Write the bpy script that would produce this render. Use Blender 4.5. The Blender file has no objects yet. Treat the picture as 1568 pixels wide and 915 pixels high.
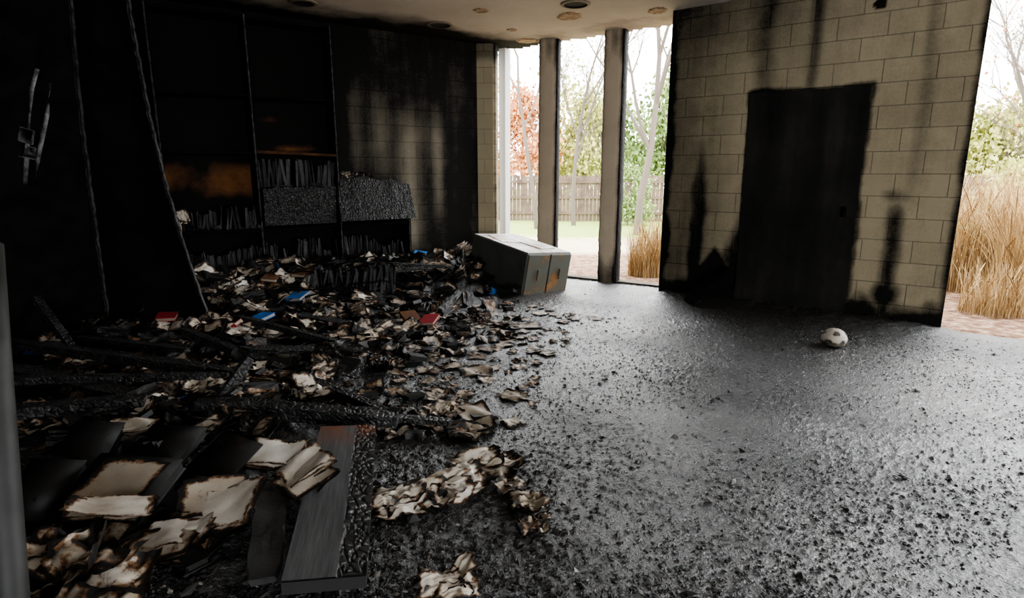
import bpy, math, random
import numpy as np
from mathutils import Vector, Matrix, Euler
random.seed(7); rng=np.random.default_rng(7)
R=random.uniform
CAM_H=1.4; CEIL=3.1

# ------------------------------------------------------------------ noise
def vn(x,y,seed=0):
    x=np.asarray(x,float); y=np.asarray(y,float)
    xi=np.floor(x).astype(np.int64); yi=np.floor(y).astype(np.int64)
    fx=x-xi; fy=y-yi; fx=fx*fx*(3-2*fx); fy=fy*fy*(3-2*fy)
    def h(a,b):
        n=(a*374761393+b*668265263+seed*1442695041)&0xffffffff
        n=((n^(n>>13))*1274126177)&0xffffffff
        return ((n^(n>>16))&0xffff)/65535.0
    return (h(xi,yi)*(1-fx)+h(xi+1,yi)*fx)*(1-fy)+(h(xi,yi+1)*(1-fx)+h(xi+1,yi+1)*fx)*fy
def fbm(x,y,o=4,seed=0):
    s=0;a=.5;t=0
    for i in range(o):
        s=s+a*vn(x*2**i+i*17.3,y*2**i+i*9.1,seed+i);t+=a;a*=.5
    return s/t
def sstep(a,b,x):
    t=np.clip((x-a)/(b-a),0,1); return t*t*(3-2*t)

# ------------------------------------------------------------------ mesh builder
class MB:
    def __init__(s): s.v=[];s.f=[];s.m=[];s.c=[];s.t=[];s.n=0
    def add(s,V,F,m=0,c=0.0,t=0.5):
        V=np.asarray(V,float).reshape(-1,3); k=len(V)
        s.v.append(V); n=s.n
        s.f.extend([tuple(i+n for i in f) for f in F])
        if isinstance(m,int): s.m.extend([m]*len(F))
        else: s.m.extend(m)
        s.c.append(np.broadcast_to(np.asarray(c,float).reshape(-1),(k,)) if np.ndim(c) else np.full(k,c))
        s.t.append(np.full(k,t)); s.n+=k
    def grid(s,P,m=0,c=0.0,t=0.5):
        a,b=P.shape[:2]
        F=[(i*b+j,(i+1)*b+j,(i+1)*b+j+1,i*b+j+1) for i in range(a-1) for j in range(b-1)]
        s.add(P.reshape(-1,3),F,m,c,t)
    def box(s,M,sx,sy,sz,m=0,c=0.0,t=0.5,jit=0.0,bev=0.0):
        if bev>0:
            x,y,z=sx/2,sy/2,sz/2; b=min(bev,x*.45,y*.45,z*.45)
            V=[];idx={}
            for ix in(-1,1):
                for iy in(-1,1):
                    for iz in(-1,1):
                        for k in range(3):
                            p=[ix*x,iy*y,iz*z]
                            for q in range(3):
                                if q!=k: p[q]-=(ix,iy,iz)[q]*b
                            idx[(ix,iy,iz,k)]=len(V);V.append(p)
            F=[]
            for k in range(3):
                o=[q for q in range(3) if q!=k]
                for sg in(-1,1):
                    q=[]
                    for (a,bb) in((-1,-1),(1,-1),(1,1),(-1,1)):
                        e=[0,0,0];e[k]=sg;e[o[0]]=a;e[o[1]]=bb
                        q.append(idx[(*e,k)])
                    F.append(q)
            for k in range(3):
                o=[q for q in range(3) if q!=k]
                for a in(-1,1):
                    for bb in(-1,1):
                        e1=[0,0,0];e1[k]=-1;e1[o[0]]=a;e1[o[1]]=bb
                        e2=list(e1);e2[k]=1
                        F.append([idx[(*e1,o[0])],idx[(*e1,o[1])],idx[(*e2,o[1])],idx[(*e2,o[0])]])
            for ix in(-1,1):
                for iy in(-1,1):
                    for iz in(-1,1): F.append([idx[(ix,iy,iz,k)] for k in range(3)])
            V=np.array(V)
        else:
            V=np.array([(i*sx/2,j*sy/2,k*sz/2) for i in(-1,1) for j in(-1,1) for k in(-1,1)])
            F=[(0,1,3,2),(4,6,7,5),(0,4,5,1),(2,3,7,6),(0,2,6,4),(1,5,7,3)]
        if jit: V=V+rng.normal(0,jit,V.shape)
        V=xf(M,V); s.add(V,F,m,c,t)
    def tube(s,pts,r,n=8,m=0,c=0.0,t=0.5,cap=True):
        pts=[Vector(p) for p in pts]; k=len(pts)
        if np.ndim(r)==0: r=[r]*k
        V=[]; up=Vector((0,0,1))
        for i,p in enumerate(pts):
            d=(pts[min(i+1,k-1)]-pts[max(i-1,0)]).normalized()
            a=d.cross(up if abs(d.z)<.95 else Vector((1,0,0))).normalized(); b=d.cross(a)
            for j in range(n):
                th=2*math.pi*j/n; V.append(p+(a*math.cos(th)+b*math.sin(th))*r[i])
        F=[(i*n+j,i*n+(j+1)%n,(i+1)*n+(j+1)%n,(i+1)*n+j) for i in range(k-1) for j in range(n)]
        if cap: F.append(tuple(range(n))[::-1]);F.append(tuple((k-1)*n+j for j in range(n)))
        s.add([tuple(v) for v in V],F,m,c,t)
    def build(s,name,mats,smooth=False,loc=None,rot=None,recalc=False):
        me=bpy.data.meshes.new(name)
        V=np.concatenate(s.v)
        me.from_pydata(V.tolist(),[],s.f)
        for m in mats: me.materials.append(m)
        me.polygons.foreach_set('material_index',s.m)
        if smooth: me.polygons.foreach_set('use_smooth',[True]*len(s.f))
        a=me.attributes.new('char','FLOAT','POINT');a.data.foreach_set('value',np.concatenate(s.c).astype(np.float32))
        a=me.attributes.new('tint','FLOAT','POINT');a.data.foreach_set('value',np.concatenate(s.t).astype(np.float32))
        me.update()
        if recalc:
            import bmesh
            bm=bmesh.new();bm.from_mesh(me);bmesh.ops.recalc_face_normals(bm,faces=bm.faces);bm.to_mesh(me);bm.free()
        o=bpy.data.objects.new(name,me); bpy.context.scene.collection.objects.link(o)
        if loc: o.location=loc
        if rot: o.rotation_euler=rot
        return o
def xf(M,V):
    M=np.array(M); V=np.asarray(V,float); return V@M[:3,:3].T+M[:3,3]
def TR(loc,rot=(0,0,0)):
    return Matrix.Translation(loc)@Euler(rot).to_matrix().to_4x4()
def parent(name,kids):
    e=bpy.data.objects.new(name,None);bpy.context.scene.collection.objects.link(e)
    for k in kids:k.parent=e
    return e

# ------------------------------------------------------------------ materials
class NT:
    def __init__(s,name):
        s.mat=bpy.data.materials.new(name); s.mat.use_nodes=True; s.t=s.mat.node_tree; s.b=s.t.nodes['Principled BSDF']
    def n(s,typ,ins=None,**kw):
        nd=s.t.nodes.new(typ)
        for k,v in kw.items(): setattr(nd,k,v)
        if ins:
            for k,v in ins.items():
                if isinstance(v,bpy.types.NodeSocket): s.t.links.new(v,nd.inputs[k])
                else: nd.inputs[k].default_value=v
        return nd
    def math(s,op,a,b=0.0,clamp=False):
        nd=s.n('ShaderNodeMath',{0:a,1:b},operation=op);nd.use_clamp=clamp;return nd.outputs[0]
    def mix(s,f,a,b):
        nd=s.n('ShaderNodeMix',data_type='RGBA')
        for k,v in((0,f),(6,a),(7,b)):
            if isinstance(v,bpy.types.NodeSocket): s.t.links.new(v,nd.inputs[k])
            else: nd.inputs[k].default_value=v if k==0 else (*v[:3],1)
        return nd.outputs[2]
    def ramp(s,f,stops):
        nd=s.n('ShaderNodeValToRGB',{0:f}); e=nd.color_ramp.elements
        while len(e)<len(stops): e.new(.5)
        for i,(p,c) in enumerate(stops): e[i].position=p; e[i].color=(*c,1) if len(c)==3 else c
        return nd.outputs[0]
    def noise(s,co,scale,detail=4,rough=.55):
        return s.n('ShaderNodeTexNoise',{'Vector':co,'Scale':scale,'Detail':detail,'Roughness':rough}).outputs[0]
    def co(s): return s.n('ShaderNodeTexCoord').outputs['Object']
    def attr(s,nm): return s.n('ShaderNodeAttribute',attribute_name=nm).outputs['Fac']
    def set(s,**kw):
        for k,v in kw.items():
            k=k.replace('_',' ')
            if isinstance(v,bpy.types.NodeSocket): s.t.links.new(v,s.b.inputs[k])
            else: s.b.inputs[k].default_value=(*v,1) if isinstance(v,tuple) and len(v)==3 else v
    def bump(s,h,strength=.5,dist=.01,prev=None,link=True):
        ins={'Height':h,'Strength':strength,'Distance':dist}
        if prev is not None: ins['Normal']=prev
        o=s.n('ShaderNodeBump',ins).outputs[0]
        if link: s.t.links.new(o,s.b.inputs['Normal'])
        return o
def g3(v): return (v,v,v)

def m_char(name,scale=30,base=.012,hi=.05,rough=.5,alli=True,spec=.5):
    m=NT(name);c=m.co()
    n=m.noise(c,scale*.4,6)
    m.set(Base_Color=m.ramp(n,[(.35,g3(base)),(.75,g3(hi))]),Roughness=m.ramp(m.noise(c,scale,4),[(.3,g3(rough-.15)),(.7,g3(rough+.2))]),Specular_IOR_Level=spec)
    b=m.bump(m.noise(c,scale*2.5,5),.5,.006)
    if alli:
        v=m.n('ShaderNodeTexVoronoi',{'Vector':c,'Scale':scale},feature='DISTANCE_TO_EDGE').outputs[0]
        m.bump(m.math('MINIMUM',v,.25),1.0,.02,b)
    return m.mat
M_char=m_char('charred_wood',32,.009,.042,.45,True,.5)
M_soot=m_char('soot_black',12,.0025,.007,.8,False,.06)

def m_wall(name,base,dark=(.0055,.005,.0045),bw=.40,bh=.20,rough=.85):
    m=NT(name);c=m.co()
    sp=m.n('ShaderNodeSeparateXYZ',{0:c})
    cc=m.n('ShaderNodeCombineXYZ',{0:sp.outputs[0],1:sp.outputs[2],2:0.0}).outputs[0]
    br=m.n('ShaderNodeTexBrick',{'Vector':cc,'Color1':(*base,1),'Color2':(*[x*.90 for x in base],1),'Mortar':(*[x*.62 for x in base],1),'Scale':1.0,'Mortar Size':.0055,'Mortar Smooth':.7,'Brick Width':bw,'Row Height':bh})
    n=m.noise(c,1.8,6,.62); nf=m.noise(c,40,5,.7)
    vs=m.noise(m.n('ShaderNodeVectorMath',{0:c,1:(7,7,.6)},operation='MULTIPLY').outputs[0],1.0,5,.62)
    col=m.mix(m.math('MULTIPLY',n,.8),br.outputs[0],tuple(x*.5 for x in (base[0],base[1]*.97,base[2]*.92)))
    s=m.math('ADD',m.attr('char'),m.math('MULTIPLY',m.math('SUBTRACT',m.noise(c,5,7,.65),.5),.38))
    s=m.math('ADD',s,m.math('MULTIPLY',m.math('SUBTRACT',vs,.5),.38))
    s=m.math('ADD',s,m.math('MULTIPLY',br.outputs[1],.10))
    s=m.math('ADD',s,m.math('MULTIPLY',m.math('SUBTRACT',nf,.5),.25),True)
    f=m.ramp(s,[(.12,g3(0)),(.5,g3(.55)),(.9,g3(1))])
    m.set(Base_Color=m.mix(f,col,dark),Roughness=m.ramp(s,[(.2,g3(rough)),(.8,g3(.8))]),Specular_IOR_Level=.12)
    b=m.bump(m.math('SUBTRACT',1.0,br.outputs[1]),.6,.007)
    m.bump(nf,.35,.006,b)
    return m.mat
M_block=m_wall('painted_block',(.38,.325,.225))
M_blockL=m_wall('sooted_block',(.22,.195,.15))
M_post=m_wall('post_plaster',(.46,.38,.29),bw=5,bh=5)

def m_ceiling():
    m=NT('ceiling_plaster');c=m.co()
    n=m.noise(c,1.2,6,.6);nf=m.noise(c,60,4,.7)
    col=m.mix(n,(.62,.57,.50),(.34,.30,.25))
    s=m.math('ADD',m.attr('char'),m.math('MULTIPLY',m.math('SUBTRACT',m.noise(c,4,7,.65),.5),.5),True)
    col=m.mix(m.ramp(s,[(.25,g3(0)),(.8,g3(1))]),col,(.008,.007,.006))
    m.set(Base_Color=col,Roughness=.9,Specular_IOR_Level=.15); m.bump(nf,.4,.01); return m.mat
M_ceil=m_ceiling()

def m_ash():
    m=NT('wet_ash_and_char');c=m.co()
    big=m.noise(c,.9,5,.6); mid=m.noise(c,16,6,.7); fine=m.noise(c,90,6,.75)
    fleck=m.ramp(m.noise(c,120,3,.7),[(.60,g3(0)),(.72,g3(1))])
    col=m.ramp(mid,[(.35,g3(.006)),(.62,g3(.018)),(.8,(.05,.048,.046))])
    col=m.mix(m.math('MULTIPLY',fleck,.35),col,(.17,.16,.15))
    wet=m.math('ADD',m.math('MULTIPLY',big,.7),m.math('MULTIPLY',mid,.3))
    r=m.ramp(wet,[(.38,g3(.28)),(.52,g3(.38)),(.66,g3(.55))])
    v=m.n('ShaderNodeTexVoronoi',{'Vector':c,'Scale':75.0,'Randomness':1.0}).outputs[0]
    v2=m.n('ShaderNodeTexVoronoi',{'Vector':c,'Scale':170.0}).outputs[0]
    m.set(Base_Color=col,Roughness=r,IOR=1.6,Coat_Weight=m.ramp(wet,[(.42,g3(1.0)),(.60,g3(.25))]),Coat_Roughness=.24,Coat_IOR=1.6)
    b=m.bump(v,.55,.008,link=False); cb=m.bump(v2,.6,.005,b,link=False); cb=m.bump(fine,.7,.007,cb,link=False)
    m.t.links.new(cb,m.b.inputs['Coat Normal'])
    b=m.bump(v,.6,.010,link=False); b=m.bump(v2,.6,.006,b,link=False); b=m.bump(fine,.8,.010,b)
    return m.mat
M_ash=m_ash()

def m_page():
    m=NT('burnt_paper');c=m.co()
    t=m.attr('tint')
    base=m.ramp(t,[(0,(.18,.16,.14)),(.35,(.38,.34,.28)),(.7,(.64,.59,.50)),(1,(.84,.81,.75))])
    n=m.noise(c,16,6,.65); n2=m.noise(c,60,5,.7); n3=m.noise(c,6,4,.6)
    base=m.mix(m.math('MULTIPLY',n2,.4),base,(.28,.23,.17))
    base=m.mix(m.ramp(n3,[(.45,g3(0)),(.75,g3(.6))]),base,(.30,.20,.12))
    s=m.math('ADD',m.attr('char'),m.math('MULTIPLY',m.math('SUBTRACT',n,.5),1.2))
    s=m.math('ADD',s,m.math('MULTIPLY',m.math('SUBTRACT',n2,.5),.5),True)
    f1=m.ramp(s,[(.30,g3(0)),(.46,g3(1))]); f2=m.ramp(s,[(.46,g3(0)),(.58,g3(1))])
    col=m.mix(f1,base,(.18,.09,.04)); col=m.mix(f2,col,(.008,.0075,.007))
    m.set(Base_Color=col,Roughness=.6); m.bump(n2,.3,.004); return m.mat
M_page=m_page()
def m_edges():
    m=NT('page_edges');c=m.co()
    w=m.n('ShaderNodeTexNoise',{'Vector':m.n('ShaderNodeVectorMath',{0:c,1:(8,8,500)},operation='MULTIPLY').outputs[0],'Scale':1.0,'Detail':3}).outputs[0]
    s=m.math('ADD',m.attr('char'),m.math('MULTIPLY',m.math('SUBTRACT',m.noise(c,22,5),.5),1.0),True)
    col=m.mix(w,(.45,.38,.30),(.10,.08,.06)); col=m.mix(m.ramp(s,[(.35,g3(0)),(.55,g3(1))]),col,(.008,.007,.006))
    m.set(Base_Color=col,Roughness=.8); return m.mat
M_edge=m_edges()
def m_cover(name,col):
    m=NT(name);c=m.co()
    s=m.math('ADD',m.attr('char'),m.math('MULTIPLY',m.math('SUBTRACT',m.noise(c,14,6,.65),.5),1.2),True)
    m.set(Base_Color=m.mix(m.ramp(s,[(.4,g3(0)),(.6,g3(1))]),col,(.008,.0075,.0075)),Roughness=.5,Specular_IOR_Level=.3)
    m.bump(m.noise(c,50,5),.3,.004); return m.mat
COV=[m_cover('cover_black',(.010,.010,.011)),m_cover('cover_red',(.30,.03,.04)),m_cover('cover_blue',(.03,.16,.48)),m_cover('cover_brown',(.13,.06,.03)),m_cover('cover_grey',(.13,.13,.13))]
BOOKM=[M_page,M_edge]+COV

# ------------------------------------------------------------------ geometry of the room
L0=np.array([-3.49,6.38]); dl=np.array([.833,.553]); nl=np.array([.553,-.833])   # left/back wall
B0=np.array([1.72,6.77]); db=np.array([.80,-.60]); nb=np.array([-.60,-.80])       # block wall line (inward normal)
def Lp(s,d,z=0): p=L0+dl*s+nl*d; return (p[0],p[1],z)
def Bp(u,d,z=0): p=B0+db*u+nb*d; return (p[0],p[1],z)
angL=math.atan2(dl[1],dl[0]); angB=math.atan2(db[1],db[0])

def wall(name,p0,ang,length,height,thick,mat,sootf,res=.03,z0=0.0,out=1):
    """local x along, z up, front face at y=0 (facing -y), body to +y"""
    b=MB(); nx=max(2,int(length/res)); nz=max(2,int(height/res))
    X,Z=np.meshgrid(np.linspace(0,length,nx),np.linspace(z0,height,nz),indexing='ij')
    P=np.stack([X,np.zeros_like(X),Z],-1); C=sootf(X,Z)
    b.grid(P,0,C.reshape(-1))
    V=[(0,0,z0),(length,0,z0),(length,thick,z0),(0,thick,z0),(0,0,height),(length,0,height),(length,thick,height),(0,thick,height)]
    b.add(V,[(1,2,6,5),(2,3,7,6),(3,0,4,7),(4,5,6,7),(3,2,1,0)],0,.9)
    return b.build(name,[mat],loc=(p0[0],p0[1],0),rot=(0,0,ang))

# left wall
def soot_left(s,z):
    s=s-7.5
    c=1.05+0*s
    for (a,w,z1,z2,k) in((2.60,.15,.4,2.1,.70),(3.00,.09,.9,2.2,.50),(2.2,.12,1.5,2.3,.42),(1.9,.10,1.4,2.5,.36),(2.85,.3,1.6,2.0,.22)):
        c-=k*np.exp(-((s-a)/w)**2)*sstep(z1-.3,z1+.3,z)*(1-sstep(z2-.4,z2+.3,z))
    c-=.34*fbm(s*3,z*1.2,3,5)*sstep(1.7,2.2,s)
    return c
wall('wall_left',Lp(-7.5,0),angL,11.15,CEIL,.25,M_blockL,soot_left,.05)

# block wall on the right with the soot marks and a painted vent hole
DX0,DX1,DZT=.87,1.93,2.19
def soot_hole_block(u,z):
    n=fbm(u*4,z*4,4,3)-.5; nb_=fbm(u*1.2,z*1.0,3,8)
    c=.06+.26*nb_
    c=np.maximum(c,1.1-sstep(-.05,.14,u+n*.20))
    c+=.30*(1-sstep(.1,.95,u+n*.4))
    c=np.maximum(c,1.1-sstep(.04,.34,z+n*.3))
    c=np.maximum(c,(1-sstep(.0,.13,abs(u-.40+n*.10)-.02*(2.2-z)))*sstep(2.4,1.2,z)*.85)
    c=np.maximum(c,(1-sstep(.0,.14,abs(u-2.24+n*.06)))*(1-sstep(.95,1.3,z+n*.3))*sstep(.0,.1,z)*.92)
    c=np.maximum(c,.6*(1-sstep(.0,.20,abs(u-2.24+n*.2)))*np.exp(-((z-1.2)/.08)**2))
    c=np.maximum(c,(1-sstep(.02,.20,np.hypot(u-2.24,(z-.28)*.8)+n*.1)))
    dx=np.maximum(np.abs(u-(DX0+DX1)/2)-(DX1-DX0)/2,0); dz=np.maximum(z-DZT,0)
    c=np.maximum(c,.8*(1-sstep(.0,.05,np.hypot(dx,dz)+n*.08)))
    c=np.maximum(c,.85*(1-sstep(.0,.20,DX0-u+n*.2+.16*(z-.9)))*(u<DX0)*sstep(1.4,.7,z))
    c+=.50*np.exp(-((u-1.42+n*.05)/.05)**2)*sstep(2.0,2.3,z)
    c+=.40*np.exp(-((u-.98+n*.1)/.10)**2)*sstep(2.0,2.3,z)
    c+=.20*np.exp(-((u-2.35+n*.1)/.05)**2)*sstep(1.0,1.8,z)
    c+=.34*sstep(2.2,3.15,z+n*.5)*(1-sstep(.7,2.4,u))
    c=np.maximum(c,1.0*(np.hypot(u-1.92,z-2.87)<.05))  # vent hole: its dark inside painted as a flat disc
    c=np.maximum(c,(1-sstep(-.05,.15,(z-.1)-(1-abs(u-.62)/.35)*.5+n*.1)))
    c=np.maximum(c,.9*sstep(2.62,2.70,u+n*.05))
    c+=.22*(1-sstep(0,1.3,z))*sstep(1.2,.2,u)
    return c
wall('wall_block',Bp(0,0),angB,2.70,CEIL,.42,M_block,soot_hole_block,.02)

# charred door in the block wall
b=MB()
nx,nz=60,120
U,Z=np.meshgrid(np.linspace(DX0,DX1,nx),np.linspace(.02,DZT,nz),indexing='ij')
uc=(DX0+DX1)/2;uh=(DX1-DX0)/2
P=np.stack([U+(fbm(U*0+1,Z*16,4,4)-.5)*.03*(abs(U-uc)/uh)**8,-.012-.010*fbm(U*6,Z*6,3,2),Z+(fbm(U*12,Z*0,3,6)-.5)*.025*(Z>2.1)],-1)
b.grid(P,0,.5)
b.box(TR((uc,-.003,DZT/2)),DX1-DX0-.02,.012,DZT-.03,0)
b.box(TR((1.83,-.035,1.05)),.03,.04,.10,1,bev=.008)
MD=NT('burnt_door');c=MD.co()
vsd=MD.noise(MD.n('ShaderNodeVectorMath',{0:c,1:(5,5,.6)},operation='MULTIPLY').outputs[0],1.0,5,.6)
MD.set(Base_Color=MD.ramp(MD.math('ADD',MD.math('MULTIPLY',vsd,.5),MD.math('MULTIPLY',MD.noise(c,1.6,7,.65),.5)),[(.35,g3(.006)),(.52,(.015,.0145,.013)),(.68,(.030,.028,.024))]),Roughness=.85,Specular_IOR_Level=.12);MD.bump(MD.noise(c,35,5),.4,.006)
b.build('door_1',[MD.mat,M_soot],loc=Bp(0,0),rot=(0,0,angB))

# posts between the window openings
def post(name,cx,cy,w,d,ang,z1=CEIL,jag=.012,soot=None,mat=None):
    b=MB(); nz=160
    zs=np.linspace(0,z1,nz); ring=[]
    pr=[]
    k=7
    for i in range(k): pr.append((-w/2+w*i/k,-d/2))
    for i in range(k): pr.append((w/2,-d/2+d*i/k))
    for i in range(k): pr.append((w/2-w*i/k,d/2))
    for i in range(k): pr.append((-w/2,d/2-d*i/k))
    pr=np.array(pr); n=len(pr)
    corner=np.clip(1-np.minimum(np.abs(np.abs(pr[:,0])-w/2)+np.abs(np.abs(pr[:,1])-d/2),.05)/.05,0,1)
    P=np.zeros((nz,n+1,3))
    C=np.zeros((nz,n+1))
    for j in range(n+1):
        x,y=pr[j%n]; c_=corner[j%n]
        nn=fbm(zs*20+ (3 if x>0 else 9),zs*0+ (2 if y>0 else 5),4,11)-.5
        P[:,j,0]=x-np.sign(x)*jag*c_*(nn+.5)*2; P[:,j,1]=y-np.sign(y)*jag*c_*(nn+.5)*2; P[:,j,2]=zs
        C[:,j]=soot(x/w*2,y/d*2,zs,c_)
    b.grid(P,0,C.reshape(-1))
    return b.build(name,[mat or M_post],loc=(cx,cy,0),rot=(0,0,ang),recalc=True)
angW=math.atan2(-.535,.845)
def soot_shade_post(x,y,z,c):
    v=-.04+.35*c+(.95 if x>.95 else 0)+(.35 if x>.6 else 0)+(.15 if x<-.8 else 0)  # edge soot, plus the right side's shade painted in as darker tone
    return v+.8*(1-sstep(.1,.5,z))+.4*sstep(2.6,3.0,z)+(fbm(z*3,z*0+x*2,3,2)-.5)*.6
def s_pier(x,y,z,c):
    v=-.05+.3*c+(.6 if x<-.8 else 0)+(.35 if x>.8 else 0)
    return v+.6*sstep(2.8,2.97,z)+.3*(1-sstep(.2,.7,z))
post('window_post',.50,8.20,.27,.22,-.25,soot=soot_shade_post)
post('window_post',1.28,7.68,.27,.22,-.40,soot=soot_shade_post)
post('window_pier',-.37,8.50,.34,.26,-.1,soot=s_pier,mat=M_block)
MW=NT('pale_jamb');MW.set(Base_Color=(.4,.4,.38),Roughness=.7)
b=MB();b.box(TR((0,0,CEIL/2)),.10,.14,CEIL,0,.2,jit=.004);b.box(TR((-.06,-.02,CEIL/2)),.025,.05,CEIL,1,.2,jit=.004)
b.build('window_jamb',[MW.mat,M_soot],loc=(-.10,8.72,0),rot=(0,0,angW))
# threshold
b=MB();b.box(TR((0,0,.0)),2.9,.25,.10,0,.7,jit=.01)
b.build('window_sill',[M_post],loc=(.75,8.10,-.02),rot=(0,0,angW))
# closing walls out of view, with openings (light comes through them)
one=lambda u,z:.95+0*u
wall('wall_right_pier',Bp(7.2,0),angB,1.2,CEIL,.4,M_block,one,.2)
wall('wall_right',(8.45,1.7),-math.pi/2,7.0,CEIL,.25,M_block,lambda u,z:.2+0*u,.2)
wall('wall_back_a',(8.45,-5.2),math.pi,1.5,CEIL,.25,M_block,lambda u,z:.2+0*u,.2)
wall('wall_back_b',(1.0,-5.2),math.pi,10.8,CEIL,.25,M_blockL,one,.2)
wall('wall_far_left',(-9.8,-5.2),math.pi/2,7.5,CEIL,.25,M_blockL,one,.2)

# floor slab
def poly_slab(name,pts,z0,z1,mat):
    n=len(pts);V=[(x,y,z0) for x,y in pts]+[(x,y,z1) for x,y in pts]
    F=[tuple(range(n))[::-1],tuple(range(n,2*n))]+[(i,(i+1)%n,n+(i+1)%n,n+i) for i in range(n)]
    b=MB();b.add(V,F,0,.5);return b.build(name,[mat],recalc=True)
outline=[(-9.8,-5.2),(8.45,-5.2),(8.45,1.7),(7.85,2.1),(3.95,5.10),(3.95,5.4),(2.0,7.15),(1.9,7.35),(-.02,8.78),(-.5,8.7),(-9.8,2.4)]
poly_slab('floor',outline,-.25,-.03,M_soot)

# ceiling with soot gradient: grid clipped to the window line
b=MB()
xs=np.linspace(-10,9,190); ys=np.linspace(-5.4,9.4,150)
X,Y=np.meshgrid(xs,ys,indexing='ij')
dL=(X-L0[0])*nl[0]+(Y-L0[1])*nl[1]; dB=(X-B0[0])*nb[0]+(Y-B0[1])*nb[1]
C=.95-.90*sstep(.05,1.2,dL+(fbm(X*2,Y*2,4,1)-.5)*.7)
C=np.maximum(C,.35*(1-sstep(.0,.25,dB+(fbm(X*5,Y*5,3,9)-.5)*.3+.1)))
b.grid(np.stack([X,Y,np.full_like(X,CEIL)],-1),0,C.reshape(-1))
dLf=dL.reshape(-1);dBf=dB.reshape(-1)
b.f=[f for f in b.f if all(dLf[i]>-.35 for i in f) and all(dBf[i]>-.62 for i in f)]; b.m=[0]*len(b.f)
ce=b.build('ceiling',[M_ceil])
sm=ce.modifiers.new('thick','SOLIDIFY');sm.thickness=.2;sm.offset=1

# ceiling cans and peeled patches
M_hole=NT('can_light_hole');M_hole.set(Base_Color=g3(.004),Roughness=.9)
M_rim=NT('can_light_rim');M_rim.set(Base_Color=(.14,.11,.08),Roughness=.7)
M_peel=NT('peeled_plaster');cc=M_peel.co();M_peel.set(Base_Color=M_peel.ramp(M_peel.noise(cc,14,5),[(.35,(.20,.11,.06)),(.65,(.40,.31,.21))]),Roughness=.9)
def ringdisc(b,r0,r1,z0,z1,m,n=32,jag=0):
    V=[];
    for k in range(n):
        a=2*math.pi*k/n; j=1+R(-jag,jag)
        V+= [(r0*j*math.cos(a),r0*j*math.sin(a),z0),(r1*j*math.cos(a),r1*j*math.sin(a),z1)]
    b.add(V,[(2*k,2*((k+1)%n),2*((k+1)%n)+1,2*k+1) for k in range(n)],m)
def can(x,y,r=.11):
    b=MB();ringdisc(b,r+.03,r,-.012,-.016,1);ringdisc(b,r+.03,r+.035,-.012,0,1);ringdisc(b,r,r*.95,-.016,-.002,0);ringdisc(b,r*.95,0.001,-.002,-.002,0)
    return b.build('recessed_ceiling_light',[M_hole.mat,M_rim.mat],loc=(x,y,CEIL))
def peel(x,y,r,sx=1):
    b=MB();ringdisc(b,r,r*.8,-.001,-.010,0,jag=.12);ringdisc(b,r*.8,.001,-.010,-.006,0)
    o=b.build('peeled_ceiling_patch',[M_peel.mat],loc=(x,y,CEIL));o.scale=(sx,1,1)
can(-2.12,6.45);can(-.84,7.35,.12);can(.65,6.50,.12)
peel(-.33,6.75,.09);peel(.63,6.98,.17,.8);peel(1.55,6.75,.13,.8);peel(.2,8.2,.15);peel(.0,7.6,.06)

# ------------------------------------------------------------------ ash layer
def heap(x,y):
    x=np.asarray(x,float);y=np.asarray(y,float)
    s=(x-L0[0])*dl[0]+(y-L0[1])*dl[1]; d=(x-L0[0])*nl[0]+(y-L0[1])*nl[1]
    h=.36*np.exp(-((d-.55)/.75)**2)*sstep(4.1,3.0,s)*(.75+.5*fbm(x*1.7,y*1.7,3,4))
    h+=.09*np.exp(-((x+2.6)/1.1)**2-((y-4.6)/1.0)**2)
    h+=.13*sstep(-.65,-1.5,x)*sstep(3.6,2.9,y)
    h+=.08*np.exp(-((x+1.5)/.8)**2-((y-3.6)/.6)**2)
    # bank against the block wall
    dB=(x-B0[0])*nb[0]+(y-B0[1])*nb[1]; u=(x-B0[0])*db[0]+(y-B0[1])*db[1]
    h+=.07*np.exp(-(dB/.35)**2)*sstep(-.2,.1,u)*sstep(2.9,2.5,u)
    return h
def hz(x,y): return float(heap(x,y))
ys=[.3]
while ys[-1]<9.1: ys.append(ys[-1]+max(.0075,.0038*ys[-1]))
ys=np.array(ys); xs=np.concatenate([np.arange(-8,-3,.03),np.arange(-3,3.6,.0115),np.arange(3.6,7.2,.03)])
X,Y=np.meshgrid(xs,ys,indexing='ij')
rough=sstep(.35,.75,fbm(X*.8,Y*.8,3,31))
H=heap(X,Y)
det=(fbm(X*6,Y*6,2,21)-.5)*.008+np.maximum(fbm(X*38,Y*38,3,23)-.5,0)*.034+np.maximum(fbm(X*85,Y*85,2,25)-.55,0)*.030
H=H+det*(.45+.75*rough)+np.clip(H,0,.4)*(fbm(X*11,Y*11,4,27)-.5)*.9+.004
b=MB();b.grid(np.stack([X,Y,H],-1),0)
dLf=((X-L0[0])*nl[0]+(Y-L0[1])*nl[1]).reshape(-1);dBf=((X-B0[0])*nb[0]+(Y-B0[1])*nb[1]).reshape(-1)
uf=((X-B0[0])*db[0]+(Y-B0[1])*db[1]).reshape(-1)
lim=np.where(uf<.02,-.5,np.where(uf>2.68,-.12,.01))+(fbm(X*3,Y*3,3,2).reshape(-1)-.5)*.12*((uf<0)|(uf>2.7))
ok=(dLf>.01)&(dBf>lim)
b.f=[f for f in b.f if ok[f[0]] and ok[f[1]] and ok[f[2]] and ok[f[3]]];b.m=[0]*len(b.f)
b.build('ash_layer',[M_ash],smooth=True)

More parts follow.
